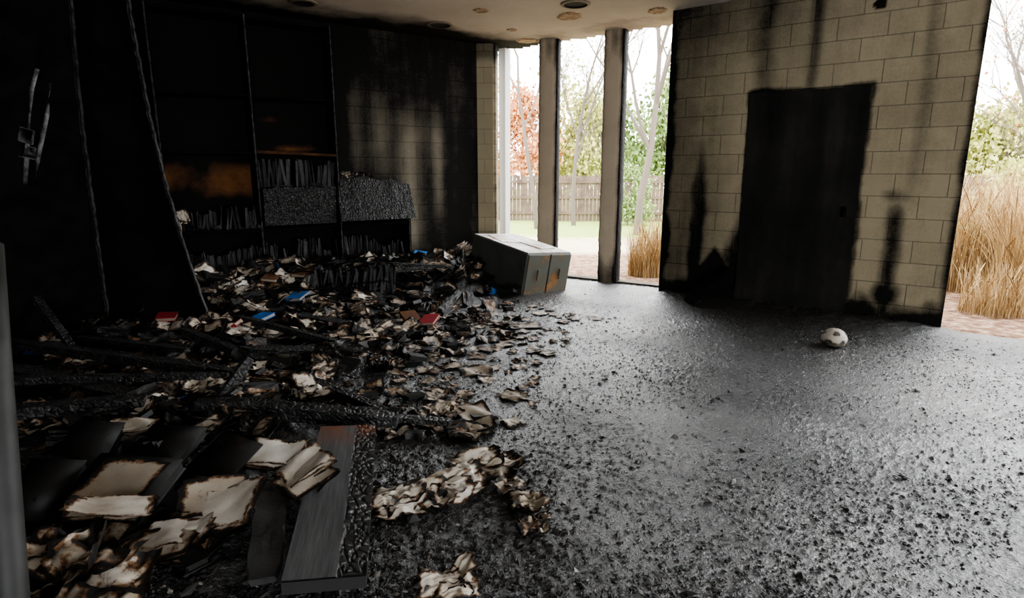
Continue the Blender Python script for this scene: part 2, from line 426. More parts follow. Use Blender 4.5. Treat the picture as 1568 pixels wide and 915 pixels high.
# loose char chips (vectorised)
def inside(x,y):
    d1=(x-L0[0])*nl[0]+(y-L0[1])*nl[1]; d2=(x-B0[0])*nb[0]+(y-B0[1])*nb[1]
    return (d1>.1)&(d2>.12)
OC=np.array([(1,0,0),(-1,0,0),(0,1,0),(0,-1,0),(0,0,1),(0,0,-1)],float)
OF=np.array([(0,2,4),(2,1,4),(1,3,4),(3,0,4),(2,0,5),(1,2,5),(3,1,5),(0,3,5)])
def chips(name,N,smin,smax,pw,mat,flat=.5,xmax=None,tint=False):
    y=1.2+7*rng.random(N)**1.7; x=(rng.random(N)*1.9-.95)*y
    dens=fbm(x*1.3,y*1.3,3,77)
    k=inside(x,y)&((rng.random(N)<sstep(.3,.7,dens)*.85+.15)|(x<-.5))
    if xmax is not None: k&=(x<xmax+.5*rng.random(N))
    x=x[k];y=y[k];n=len(x)
    s=(smin+(smax-smin)*rng.random(n)**pw)*np.where(x<-.4,1.4,1)*np.where(rng.random(n)<.012,2.6,1)
    V=OC[None]*np.stack([s*rng.uniform(.7,2.0,n),s*rng.uniform(.6,1.2,n),s*rng.uniform(.5,1.2,n)*flat],-1)[:,None,:]
    V=V+rng.normal(0,1,(n,6,3))*(s*.18)[:,None,None]*np.array([1,1,flat])
    a=rng.uniform(0,6.28,n);t=rng.normal(0,.25,n)
    X_=V[:,:,0]*np.cos(a)[:,None]-V[:,:,1]*np.sin(a)[:,None];Y_=V[:,:,0]*np.sin(a)[:,None]+V[:,:,1]*np.cos(a)[:,None]
    Z_=V[:,:,2]+V[:,:,0]*np.sin(t)[:,None]
    W=np.stack([X_+x[:,None],Y_+y[:,None],Z_+(heap(x,y)+s*.3+.006)[:,None]],-1).reshape(-1,3)
    F=(OF[None]+6*np.arange(n)[:,None,None]).reshape(-1,3)
    b=MB();b.v=[W];b.f=[tuple(q) for q in F.tolist()];b.m=[0]*len(F);b.c=[np.full(len(W),.0)];b.t=[np.repeat(rng.random(n),6)];b.n=len(W)
    return b.build(name,[mat])
M_chip=m_char('char_chip',60,.006,.035,.36,False)
chips('char_fragments',90000,.0025,.0085,2.2,M_chip,.5)
MF_=NT('grey_ash_flake');MF_.set(Base_Color=MF_.ramp(MF_.attr('tint'),[(0,g3(.05)),(.6,(.16,.15,.14)),(1,(.42,.39,.34))]),Roughness=.7)
chips('ash_flakes',9000,.003,.010,2,MF_.mat,.2,xmax=.5)

# ------------------------------------------------------------------ books / paper
def sheet(b,M,w,h,curl=.05,wav=.01,n=9,char=.35,tint=.7,m=0,rag=.06,sd=None,fold=0,ff=1.0):
    sd=sd if sd is not None else random.randint(0,9999)
    a,c=np.meshgrid(np.linspace(0,1,n),np.linspace(0,1,n),indexing='ij')
    e=np.minimum(np.minimum(a,1-a),np.minimum(c,1-c))*2
    X=(a-.5)*w*(1+(fbm(c*6+sd,a*0+sd,2,1)-.5)*rag*2*(abs(a-.5)*2)**3)
    Y=(c-.5)*h*(1+(fbm(a*6+sd,c*0+sd*2,2,2)-.5)*rag*2*(abs(c-.5)*2)**3)
    Z=curl*(a**2)+wav*np.sin(a*R(4,9)+c*R(1,6)+sd)+wav*(fbm(a*3+sd,c*3,2,5)-.5)*2
    Cc=char+.55*(1-sstep(0,.34,e))-.1
    if fold:
        r_=1-np.abs(fbm(a*4.5*ff+sd,c*1.3*ff+sd*.7,2,12)-.5)*2/.35; r_=np.clip(r_,-1,1)
        r2=1-np.abs(fbm(a*2+sd*1.3,c*5+sd,3,14)-.5)*2/.35; r2=np.clip(r2,-1,1)
        Z=Z+fold*r_+fold*.25*r2; Cc=Cc+.30*(r_<-.1)*(-r_+.2)+.08*(r2<0)
    P=xf(M,np.stack([X,Y,Z],-1).reshape(-1,3)).reshape(n,n,3)
    b.grid(P,m,Cc.reshape(-1),tint)
def closed_book(b,M,w,h,t,cov,char=.5,tint=.5):
    b.box(M@Matrix.Translation((0,0,t/2)),w-.012,h-.014,t-.006,1,char,tint,bev=.002)
    for z in(0.0015,t-.0015): b.box(M@Matrix.Translation((0,0,z)),w,h,.003,cov,char,jit=.001)
    b.box(M@Matrix.Translation((-w/2,0,t/2)),.003,h,t,cov,char)
def open_book(b,M,w,h,cov,char=.35,tint=.7,layers=6):
    for sgn in(-1,1):
        for k in range(layers):
            zt=.003+k*.003
            n=8;a,c=np.meshgrid(np.linspace(0,1,n),np.linspace(0,1,n),indexing='ij')
            sd=R(0,50); ww=w*(1-.02*k+R(-.06,.06))
            X=sgn*a*ww; Y=(c-.5)*h*(1+R(-.05,.05))+R(-.008,.008)+a*R(-.02,.02)
            Z=zt*np.sin(np.minimum(a*2.6,1.57))+ .010*np.sin(a*math.pi)*(.5+k/layers)+ a**3*R(-.005,.035)+.022*(fbm(a*3+sd,c*3+sd,2,3)-.5)*2*a
            e=np.minimum(1-a,np.minimum(c,1-c)*2)*1.5
            Cc=char+.55*(1-sstep(0,.45,e))-.1+(0 if k==layers-1 else .08)
            b.grid(xf(M,np.stack([X,Y,Z],-1).reshape(-1,3)).reshape(n,n,3),0,Cc.reshape(-1),tint*R(.8,1.1))
        b.box(M@Matrix.Translation((sgn*w/2,0,0)),w+.01,h+.012,.004,cov,char+.2,jit=.002)
def fan_book(b,M,w,h,n=9,char=.35,tint=.7,cov=2):
    """swollen book, its pages fanned out"""
    for k in range(n):
        th=(k/(n-1)-.5)*1.7
        M2=M@Matrix.Translation((k*.012-n*.006,0,0))@Euler((0,-1.0+th*.7-.3,0)).to_matrix().to_4x4()@Matrix.Translation((w/2,0,0))
        sheet(b,M2,w,h,curl=.02*R(-1,1.5),wav=.012,n=7,char=char,tint=tint*R(.85,1.1))
    b.box(M@Matrix.Translation((w*.3,0,-.004)),w,h,.006,cov,char+.3,jit=.003)
def rcov():
    return random.choices([2,3,4,5,6],[12,.8,.8,1.6,2])[0]
def rand_piece(b,x,y,z,big=1.0,char=None,maxtilt=.5):
    w=R(.08,.15)*big;h=R(.11,.21)*big
    M=TR((x,y,z),(R(-maxtilt,maxtilt),R(-maxtilt,maxtilt),R(0,6.28)))
    ch=char if char is not None else random.choice([.12,.22,.32,.42,.52,.65,.9,.95]); ti=R(.15,1)
    k=random.random()
    if k<.30: open_book(b,M,w,h,rcov(),ch,ti,5)
    elif k<.50: closed_book(b,M,w,h,R(.015,.04),rcov(),ch+.2,ti)
    elif k<.58: fan_book(b,M,w*.8,h,random.randint(5,8),ch+.1,ti*.8)
    else:
        for q in range(random.randint(1,4)):
            sheet(b,M@TR((R(-.03,.03),R(-.03,.03),q*.008),(R(-.1,.1),R(-.1,.1),R(-.5,.5))),w*1.3,h,curl=R(-.03,.05),wav=.01,char=ch,tint=ti,fold=R(0,.012),n=11,rag=.2)
# heap beside the shelves
b=MB()
for i in range(320):
    s=R(-1.5,3.35); d=abs(random.gauss(.75,.5))+.15
    if d>2.2: continue
    x,y,_=Lp(s,d); rand_piece(b,x,y,hz(x,y)+R(.01,.05),1.0,maxtilt=.7)
b.build('burnt_book_heap',BOOKM)
b=MB()
def tri_pts(n,poly):
    xs=[p[0] for p in poly];ys=[p[1] for p in poly];out=[]
    while len(out)<n:
        x=R(min(xs),max(xs));y=R(min(ys),max(ys));c=False
        for i in range(len(poly)):
            x1,y1=poly[i];x2,y2=poly[i-1]
            if (y1>y)!=(y2>y) and x<(x2-x1)*(y-y1)/(y2-y1)+x1:c=not c
        if c: out.append((x,y))
    return out
for x,y in tri_pts(310,[(-3.9,5.0),(-2.4,5.9),(-.9,6.0),(-.6,5.0),(-.7,4.1),(-1.3,3.5),(-2.6,3.2)]):
    rand_piece(b,x,y,hz(x,y)+R(.01,.04),.9,maxtilt=.35)
for x,y in tri_pts(34,[(-.9,6.0),(.1,6.2),(-.1,4.9),(-.6,4.1)]):
    rand_piece(b,x,y,hz(x,y)+.010,.7,char=R(.25,.7),maxtilt=.1)
for x,y in tri_pts(26,[(-1.0,3.6),(-.1,3.3),(-.15,2.9),(-.8,2.9)]):
    rand_piece(b,x,y,hz(x,y)+.010,.6,char=R(.2,.7),maxtilt=.15)
for x,y in tri_pts(70,[(-3.2,4.0),(-1.2,3.7),(-1.2,2.7),(-2.4,2.6)]):
    rand_piece(b,x,y,hz(x,y)+R(.02,.05),.85,char=R(.05,.5),maxtilt=.3)
for x,y in tri_pts(90,[(-2.8,3.1),(-1.3,3.1),(-1.05,1.5),(-1.7,1.4)]):
    rand_piece(b,x,y,hz(x,y)+R(.0,.02),.9,char=R(.4,1.0),maxtilt=.3)
# flat wet grey sheets trodden into the ash
for x,y in tri_pts(210,[(-1.4,6.0),(.4,6.3),(.9,5.6),(.3,4.4),(.1,3.2),(-.3,2.9),(-1.1,3.1),(-1.0,4.5)]):
    w_=R(.05,.14)
    sheet(b,TR((x,y,hz(x,y)+.014),(R(-.05,.05),R(-.05,.05),R(0,6.28))),w_,w_*R(.6,1.4),curl=R(-.01,.015),wav=.004,char=R(.15,.5),tint=R(0,.7),fold=.004,n=10,rag=.3)
# distinctly coloured covers
for x,y,c_,ch in((-2.20,5.0,4,.05),(-2.1,5.65,4,.1),(-.76,5.25,3,.2),(-.95,5.35,5,.3),(-2.95,4.9,3,.2),(-1.15,7.3,4,.2),(-2.45,5.9,5,.1),(-2.2,6.1,5,.1),(-3.0,5.2,3,.1)):
    closed_book(b,TR((x,y,hz(x,y)+.07),(R(-.0,.25),R(-.2,.2),R(-.6,.6))),.15,.22,.03,c_,ch)
for x,y in((-1.75,5.3),(-1.5,5.9),(-2.6,5.6),(-2.75,5.9),(-1.7,6.7),(-2.35,5.3),(-2.2,4.6),(-1.2,4.7)):
    for q in range(4):
        sheet(b,TR((x+R(-.05,.05),y+R(-.04,.04),hz(x,y)+.05+.012*q),(R(.0,.5),R(-.3,.3),R(-.9,.9))),.20,.15,curl=R(-.02,.04),wav=.01,char=.12+.06*(3-q),tint=R(.6,1),fold=.006,n=14,rag=.15)
b.build('scattered_burnt_books',BOOKM)

# foreground pieces, placed one by one
b=MB()
def fz(x,y,d=0): return hz(x,y)+d
M=TR((-1.50,2.05,fz(-1.50,2.05,.07)),(.28,.05,-.06))
closed_book(b,M,.34,.31,.05,2,.95); sheet(b,M@Matrix.Translation((.01,0,.058)),.27,.24,curl=.012,wav=.006,n=24,char=.24,tint=.32)
M=TR((-1.80,2.05,fz(-1.85,2.15,.06)),(.4,.1,.1)); closed_book(b,M,.20,.28,.05,2,.95)
M=TR((-1.25,2.33,fz(-1.25,2.40,.06)),(.4,.15,-.35)); closed_book(b,M,.22,.28,.04,5,.7)
M=TR((-1.90,2.45,fz(-1.95,2.45,.06)),(.4,.15,.2)); closed_book(b,M,.2,.26,.04,6,.8)
M=TR((-1.55,2.45,fz(-1.95,2.45,.06)),(.3,.0,-.1)); closed_book(b,M,.26,.22,.04,2,.95)
for (x,y,dz,rx,ry,rz,w,h,ch,ti,cu) in(
 (-1.07,2.00,.12,.35,-.15,-.1,.25,.20,.10,.9,.03),
 (-1.15,2.06,.10,.3,.1,.35,.24,.2,.3,.5,.02),
 (-.86,2.24,.20,.32,.05,-.85,.20,.20,.06,.9,.02),
 (-.84,2.18,.18,.25,.1,-.7,.22,.2,.25,.6,.03),
 (-1.03,2.36,.16,.3,.0,-.2,.26,.15,.10,1.0,.02),
 (-1.14,1.78,.13,.25,-.1,-.12,.25,.12,.06,1.0,.03),
 (-1.16,1.75,.11,.2,-.1,-.1,.26,.13,.35,.5,.03),
 (-1.80,2.60,.10,.2,.1,.0,.22,.10,.08,.9,.03),
 (-1.42,1.88,.12,.3,.25,.15,.28,.08,.10,.8,.05),
 (-.25,4.0,.02,.05,.05,.1,.22,.2,.40,.35,.01),
 (-.22,3.22,.03,.1,.1,.5,.20,.22,.28,.4,.02),
 (-.20,3.05,.03,.1,-.1,.2,.22,.12,.3,.4,.02),
 (.15,5.3,.02,.05,.0,.1,.24,.16,.45,.4,.01)):
    for q in range(3):
        sheet(b,TR((x,y,fz(x,y,dz-.012*q)),(rx,ry,rz+.06*q)),w,h,curl=cu,wav=.007,n=22,char=ch+.08*q,tint=ti-.1*q)
# crumpled stack at the very bottom left
for k in range(14):
    x=-1.36+R(-.17,.2);y=1.62+R(-.13,.13)
    sheet(b,TR((x,y,fz(x,y,.02+.008*k)),(R(-.1,.6),R(-.5,.5),R(-.8,.8))),.20,.13,curl=R(.02,.08),wav=.015,n=20,char=R(.15,.6),tint=R(.2,.9),fold=.010)
# water-crumpled books: stacks of creased sheets
def crumple(b,x,y,rz,w,h,k,ch,ti,fold=.014):
    for q in range(k):
        sheet(b,TR((x+R(-.25,.25)*w,y+R(-.28,.28)*h,fz(x,y,.018+.006*q)),(R(-.1,.25),R(-.12,.12),rz+R(-.3,.3))),w*R(.6,1.0),h*R(.45,.8),curl=R(-.01,.03),wav=.010,n=30,char=ch+R(-.03,.18),tint=ti*R(.65,1.1),fold=fold,rag=.2,ff=.75)
crumple(b,-.44,2.28,.45,.24,.18,8,.10,.9)
crumple(b,-.28,2.38,.6,.25,.20,8,.10,.9)
crumple(b,-.14,2.56,.3,.28,.20,8,.18,.7)
crumple(b,-.04,2.64,.1,.20,.12,5,.25,.5)
crumple(b,-.00,2.38,-.6,.14,.14,4,.28,.4)
crumple(b,.07,2.26,-.1,.15,.16,5,.2,.6)
crumple(b,.08,2.12,.2,.13,.10,4,.3,.6)
crumple(b,-.22,1.76,.3,.18,.14,6,.15,.75)
crumple(b,-.42,3.22,.3,.22,.16,6,.12,.9)
crumple(b,-1.66,3.25,.1,.38,.22,8,.12,.95)
crumple(b,-1.2,3.35,.1,.2,.16,5,.2,.8)
crumple(b,-.1,5.0,.1,.25,.18,4,.4,.5,.01)
b.build('crumpled_burnt_books',BOOKM,smooth=True)

# ------------------------------------------------------------------ charred timber
def beam(name,p0,p1,w,h,mat=None,roll=0,taper=.25):
    p0=Vector(p0);p1=Vector(p1);d=p1-p0;L=d.length;n=max(8,int(L/.03));k=5
    prof=[]
    for i in range(k): prof.append((-w/2+w*i/k,-h/2))
    for i in range(k): prof.append((w/2,-h/2+h*i/k))
    for i in range(k): prof.append((w/2-w*i/k,h/2))
    for i in range(k): prof.append((-w/2,h/2-h*i/k))
    m=len(prof);sd=R(0,99)
    P=np.zeros((n,m+1,3))
    for i in range(n):
        t=i/(n-1);sc=1-taper*max(0,(abs(t-.5)*2-.75)/.25)*1.2
        for j in range(m+1):
            x,y=prof[j%m];q=float(vn(t*L*14+sd,(j%m)*.9,3))-.5;q2=float(vn(t*L*40+sd,(j%m)*1.7,5))-.5
            f=sc*(1+q*.22+q2*.14);P[i,j]=(t*L,x*f,y*f)
    b=MB();b.grid(P,0,.5)
    b.add(P[0,:m],[tuple(range(m))],0,.9);b.add(P[-1,:m],[tuple(range(m))[::-1]],0,.9)
    o=b.build(name,[mat or M_char],recalc=True)
    X=d.normalized();Z=Vector((0,0,1));Yv=Z.cross(X).normalized();Z=X.cross(Yv)
    o.matrix_world=Matrix.Translation(p0)@Matrix((X,Yv,Z)).transposed().to_4x4()@Matrix.Rotation(roll,4,'X')
    return o
BM='charred_timber'
beam(BM,(-2.55,4.40,.22),(-.72,3.15,.07),.06,.055)
beam(BM,(-1.66,2.92,.21),(-.60,2.88,.14),.08,.08,roll=.1)
beam(BM,(-1.5,3.05,.13),(-.33,3.02,.07),.06,.03)
beam(BM,(-2.9,2.7,.22),(-1.95,2.95,.22),.09,.06)
beam(BM,(-3.9,4.2,.20),(-1.7,3.45,.20),.08,.055)
beam(BM,(-1.62,3.0,.15),(-1.45,3.12,.40),.04,.055)
beam(BM,(-3.3,3.6,.20),(-1.9,3.0,.20),.12,.03)
beam(BM,(-1.35,3.95,.11),(-.85,3.75,.05),.22,.025)
beam(BM,(-3.9,4.6,.6),(-3.2,4.15,.10),.05,.05)
beam(BM,(-2.35,4.9,.20),(-1.2,4.35,.09),.045,.045)
beam(BM,(-3.4,4.4,.16),(-2.3,4.0,.18),.07,.04)
beam(BM,(-3.0,3.2,.24),(-1.7,3.35,.22),.05,.04)
beam(BM,(-1.9,4.1,.16),(-1.0,4.3,.08),.14,.025)
beam(BM,(-2.3,5.4,.16),(-1.5,5.1,.10),.12,.02)
beam(BM,(-3.1,5.2,.3),(-2.3,5.7,.14),.05,.03)
M_dk=m_char('dark_board',18,.012,.055,.5,False)
beam(BM,(-.98,2.2,.15),(-.80,1.66,.12),.11,.035,mat=M_dk)
beam(BM,(-2.5,2.3,.16),(-1.8,2.5,.16),.10,.04)
beam(BM,(-2.1,6.5,.45),(-.7,6.9,.32),.05,.04)
beam(BM,(-1.9,6.2,.32),(-1.0,6.6,.36),.08,.035)
beam(BM,(1.9,6.2,.05),(2.30,6.30,.42),.2,.03,mat=M_soot)

# wide fire-crazed board
MBd=NT('fire_crazed_board');c=MBd.co()
sp=MBd.n('ShaderNodeSeparateXYZ',{0:c})
ch=MBd.attr('char')
s=MBd.math('ADD',ch,MBd.math('MULTIPLY',MBd.math('SUBTRACT',MBd.noise(c,9,6,.65),.5),.6),True)
grain=MBd.n('ShaderNodeTexNoise',{'Vector':MBd.n('ShaderNodeVectorMath',{0:c,1:(6,60,20)},operation='MULTIPLY').outputs[0],'Scale':1.0,'Detail':5}).outputs[0]
col=MBd.ramp(grain,[(.3,(.052,.053,.056)),(.7,(.11,.112,.115))])
col=MBd.mix(MBd.ramp(s,[(.5,g3(0)),(.7,g3(1))]),col,(.035,.035,.035))
brown=MBd.math('MULTIPLY',MBd.ramp(sp.outputs[0],[(.0,g3(1)),(.22,g3(0))]),MBd.ramp(MBd.noise(c,10,6,.6),[(.42,g3(0)),(.60,g3(1))]))
col=MBd.mix(brown,col,(.17,.07,.04))
MBd.set(Base_Color=col,Roughness=MBd.ramp(s,[(.3,g3(.5)),(.8,g3(.33))]))
MBd.bump(grain,.35,.004)
b=MB();n1,n2=330,80;Lb,Wb=1.06,.26
A,Cg=np.meshgrid(np.linspace(0,1,n1),np.linspace(0,1,n2),indexing='ij')
edge=sstep(.64,.67,Cg+.05*(fbm(A*14,A*0,3,4)-.5))
Xg=A*Lb; Yg=(Cg-.5)*Wb+(fbm(A*20,A*0,3,2)-.5)*.012*sstep(.9,1,Cg)
# worley cells for the alligatored strip
pts=rng.random((int(Lb/.026)*int(Wb/.026),2))*np.array([Lb,Wb])
def worley(x,y):
    f1=np.full(x.shape,9.);f2=np.full(x.shape,9.)
    for (px,py) in pts:
        d=np.hypot((x-px)*1.0,(y-py)*1.25)
        n2_=np.minimum(f2,np.maximum(f1,d));f1=np.minimum(f1,d);f2=n2_
    return f2-f1
wv=worley(Xg,Yg+Wb/2)
pil=sstep(0,.011,wv)
Zg=.02+edge*(-.008+.010*pil)
cg=.20+.55*edge+.25*edge*(1-pil)+.25*(1-sstep(0,.08,A))+.2*(1-sstep(0,.06,Cg))
b.grid(np.stack([Xg,Yg,Zg],-1),0,cg.reshape(-1))
b.box(TR((Lb/2,0,-.010)),Lb,Wb,.045,0,.9)
o=b.build('fire_crazed_board',[MBd.mat],smooth=False)
p0=Vector((-.80,2.68,.18));p1=Vector((-.60,1.66,.13));X_=(p1-p0).normalized();Y_=Vector((0,0,1)).cross(X_).normalized();Z_=X_.cross(Y_)
o.matrix_world=Matrix.Translation(p0)@Matrix((X_,Y_,Z_)).transposed().to_4x4()@Matrix.Rotation(-.05,4,'X')

# ------------------------------------------------------------------ bookcase along the wall
M_wood=NT('scorched_wood');c=M_wood.co()
M_wood.set(Base_Color=M_wood.ramp(M_wood.math('ADD',M_wood.attr('char'),M_wood.math('MULTIPLY',M_wood.math('SUBTRACT',M_wood.noise(c,4,6,.65),.5),1.3),True),[(.10,(.13,.055,.02)),(.4,(.05,.023,.011)),(.72,(.005,.004,.0035))]),Roughness=.7,Specular_IOR_Level=.08)
M_wood=M_wood.mat
M_ashy=m_char('ash_grey_edge',50,.008,.10,.8,False,.2)
M_alli=m_char('alligator_char',34,.004,.022,.42,True,.35)
b=MB()
DZ=[-1.98,-1.10,-.20,.68,1.56,2.43]; D=.30
for i,s in enumerate(DZ):
    zt=3.0 if i<5 else 1.0
    b.box(TR((s,-D/2,zt/2)),.03,D,zt,0,.9,jit=.003)
    n=90;zs=np.linspace(.3,zt,n)
    P=np.stack([np.stack([s-.005-.005*vn(zs*30,zs*0,i),np.full(n,-D-.004)-.004*vn(zs*22,zs*0+4,i),zs],-1),np.stack([s+.003+.005*vn(zs*26,zs*0+7,i),np.full(n,-D-.006),zs],-1)],1)
    b.grid(P,2,.5)
for i in range(5):
    x0,x1=DZ[i],DZ[i+1];xm=(x0+x1)/2;w=x1-x0-.03
    n=24;A,Zg=np.meshgrid(np.linspace(x0+.015,x1-.015,n),np.linspace(0,3.0 if i<4 else .9,60),indexing='ij')
    cc_=np.full_like(A,1.1)
    if i in(1,2): cc_-= 1.0*np.exp(-((Zg-1.34)/.20)**4)*sstep(.1,.5,fbm(A*2,Zg*2,2,3))
    if i==3: cc_-= 1.0*np.exp(-((Zg-1.68)/.06)**2-((A-1.15)/.25)**2); cc_-=.6*np.exp(-((Zg-2.0)/.05)**2-((A-.9)/.2)**2)
    b.grid(np.stack([A,np.full_like(A,-.02),Zg],-1),1,cc_.reshape(-1))
    for zz in ((.35,.80,1.24,1.62,2.2,2.98) if i<4 else (.35,.80,.86)):
        if i<3 and zz==1.24: continue
        special=(zz==1.62 and i==3)
        b.box(TR((xm,-D/2,zz),(0,R(-.03,.03),0)),w,D,.028,1 if special else 0,.5 if special else .9,jit=.004)
    if i==3:
        P=np.array([[(x0+.03+(w-.06)*a_,-D-.02-.05*c_+.012*vn(a_*30,c_*20,3),.84+.40*c_+.02*vn(a_*12,0,7)*c_) for c_ in np.linspace(0,1,14)] for a_ in np.linspace(0,1,30)])
        b.grid(P,3,.5)
    if i==4:
        P=np.array([[(x0-.02+(w+.10)*a_,-D-.10+.18*c_+.012*vn(a_*30,c_*20,3),.86+(.50+.06*vn(a_*8,0,2)-.10*a_)*c_) for c_ in np.linspace(0,1,16)] for a_ in np.linspace(0,1,30)])
        b.grid(P,3,.5)
b.build('burnt_bookcase',[M_soot,M_wood,M_ashy,M_alli],loc=Lp(0,.01),rot=(0,0,angL))
# rows of burnt books on the shelves
M_bkchar=m_char('burnt_book_spines',26,.006,.030,.55,False,.4)
b=MB()
def row(x0,x1,z,hmin,hmax,depth=.2,gap=.12):
    x=x0;hcur=hmax
    while x<x1-.02:
        t=R(.010,.035);hcur=min(hmax,max(hmin,hcur+R(-.03,.03)));h=hcur
        if random.random()<gap: x+=R(.01,.06);hcur=R(hmin,hmax);continue
        lean=R(-.15,.15)
        M=TR((x+t/2,-D+depth/2+R(.01,.07),z+h/2),(R(-.06,.06),lean,0))
        b.box(M,t*.85,depth,h,7,.9,jit=.006)
        if random.random()<.35: b.box(M@Matrix.Translation((0,-.004,h*.02)),t*.6,depth,h,1,.8,jit=.004)
        x+=t
for i in range(5):
    x0,x1=DZ[i]+.02,DZ[i+1]-.02
    row(x0,x1,.365,.14,.30,gap=.12)
    if i==3: row(x0,x1,1.255,.24,.30,gap=.05)
    if i<3:
        row(x0,x1,.815,.12,.26,gap=.15)
# ash clumps on shelves
for k in range(700):
    i=random.randrange(0,5);x=R(DZ[i]+.04,DZ[i+1]-.04);zz=random.choice([.365,.815,.815] if i<4 else [.365,.88])
    if i==3 and zz>.8: zz=1.255
    s=R(.01,.035);b.box(TR((x,-R(.04,D-.02),zz+s*.4),(R(-1,1),R(-1,1),R(0,3))),s*2,s*1.4,s,7,.9,jit=s*.2)
for (x,z) in((-.08,.95),(-.16,.86)):
    for q in range(4): sheet(b,TR((x,-D-.02,z+.01*q),(1.2,R(-.3,.3),R(-.4,.4))),.11,.12,curl=.03,wav=.01,char=.15,tint=.8,fold=.01,n=12)
for k in range(14):   # burnt sheets on top of the slumped panel
    x=DZ[4]+R(.02,.5);sheet(b,TR((x,-D*.6,1.36+R(0,.03)),(R(-.5,.5),R(-.5,.5),R(0,6))),.10,.09,curl=.03,char=R(.2,.7),tint=R(.3,.9),fold=.008,n=10)
b.build('shelved_books',BOOKM+[M_bkchar],loc=Lp(0,.01),rot=(0,0,angL))

# standing stack of charred magazines in front of the shelves
b=MB()
for k in range(26):
    M=TR((-2.15+k*.034,6.05+.012*k,.28+R(-.01,.02)),(R(-.1,.1),R(-.2,.2)+.1,.35))
    b.box(M,.022,.22,R(.24,.29),0,.9,jit=.006)
b.build('charred_magazine_stack',[M_bkchar])

# ------------------------------------------------------------------ hanging/leaning burnt panels on the left
def curtain(name,bot,top,amp,mat,seed,edges=(True,True)):
    b=MB();n,m=60,120
    P=np.zeros((n,m,3));
    for i in range(n):
        a=i/(n-1)
        for j in range(m):
            t=j/(m-1)
            p=np.array(bot[0])*(1-a)+np.array(bot[1])*a; q=np.array(top[0])*(1-a)+np.array(top[1])*a
            w=p*(1-t)+q*t
            bow=-amp*math.sin(t*math.pi*.9)*a
            P[i,j]=(w[0]+bow,w[1]+.02*math.sin(a*7+seed)+.03*math.sin(t*5+seed),w[2])
    rag=(fbm(np.arange(m)*.5,np.zeros(m),3,seed)-.5)*.018
    P[-1,:,0]+=rag; P[0,:,0]+=rag
    b.grid(P,0,.9)
    B2=P.copy();B2[:,:,1]+=.03;b.grid(B2[::-1],0,.9)
    for e,on in((0,edges[0]),(n-1,edges[1])):
        if on:
            wd=.003+.011*vn(np.arange(m)*.6,np.zeros(m)+3,seed)
            E=np.stack([P[e]+np.array([0,-.012,0])+np.stack([-wd,0*wd,0*wd],-1),P[e]+np.array([0,-.016,0])+np.stack([wd*.3,0*wd,0*wd],-1)],1)
            b.grid(E,1,.5)
            E2=np.stack([P[e],B2[e]],1);b.grid(E2,1,.5)
    return b.build(name,[mat,M_ashy])
curtain('hanging_burnt_panel',[(-3.42,4.85,.05),(-2.60,4.98,.0)],[(-3.36,4.85,3.1),(-2.96,4.9,3.1)],.09,M_soot,3)
curtain('hanging_burnt_panel',[(-4.6,3.3,.0),(-3.42,4.78,.05)],[(-4.5,3.3,3.1),(-3.30,4.78,3.1)],.0,M_soot,8)
# bent metal frame hanging there
M_al=NT('bare_metal');c=M_al.co();M_al.set(Base_Color=M_al.ramp(M_al.noise(c,18,5),[(.4,g3(.02)),(.6,g3(.20))]),Roughness=.5,Metallic=.2)
b=MB()
b.tube([(-3.24,4.25,2.10),(-3.30,4.25,1.98),(-3.42,4.27,1.55),(-3.48,4.28,1.33)],[.012,.016,.016,.012],8)
b.tube([(-3.14,4.22,2.0),(-3.20,4.22,1.8),(-3.33,4.24,1.5),(-3.38,4.25,1.33)],[.010,.014,.014,.010],8)
b.box(TR((-3.39,4.25,1.66),(0,.3,0)),.10,.02,.10,0,bev=.005);b.box(TR((-3.40,4.25,1.52),(0,.2,0)),.13,.02,.03,0,bev=.004);b.box(TR((-3.36,4.24,1.56),(0,.2,0)),.04,.03,.05,0,bev=.004)
b.tube([(-3.24,4.25,2.10),(-3.3,4.4,2.6),(-3.35,4.5,3.1)],.0015,6,1)
b.build('hanging_light_bracket',[M_al.mat,M_soot],smooth=True)
# pipe near the camera
M_pipe=NT('sooty_metal');c=M_pipe.co();M_pipe.set(Base_Color=M_pipe.ramp(M_pipe.noise(c,7,5),[(.4,g3(.012)),(.7,g3(.03))]),Roughness=.6)
b=MB();b.tube([(-1.21,1.19,0),(-1.28,1.30,.30),(-1.42,1.53,.85),(-1.51,1.68,1.2)],[.042]*4,20);b.tube([(-1.18,1.17,0),(-1.21,1.19,.04)],[.07,.06],20)
b.build('metal_pipe',[M_pipe.mat],smooth=True)

# cables over the heap
b=MB()
for k in range(10):
    s0=R(.2,1.6);d0=R(.8,1.5);pts=[]
    ax,ay,_=Lp(s0,d0);ang=R(-.3,.9);L=R(.6,1.5)
    for i in range(16):
        t=i/15;x=ax+math.cos(ang)*L*t;y=ay+math.sin(ang)*L*t*.5+.08*math.sin(t*6+k)
        pts.append((x,y,hz(x,y)+.03+.14*math.sin(t*math.pi)*R(.9,1.1)))
    b.tube(pts,.008,6)
b.build('burnt_cables',[M_soot],smooth=True)

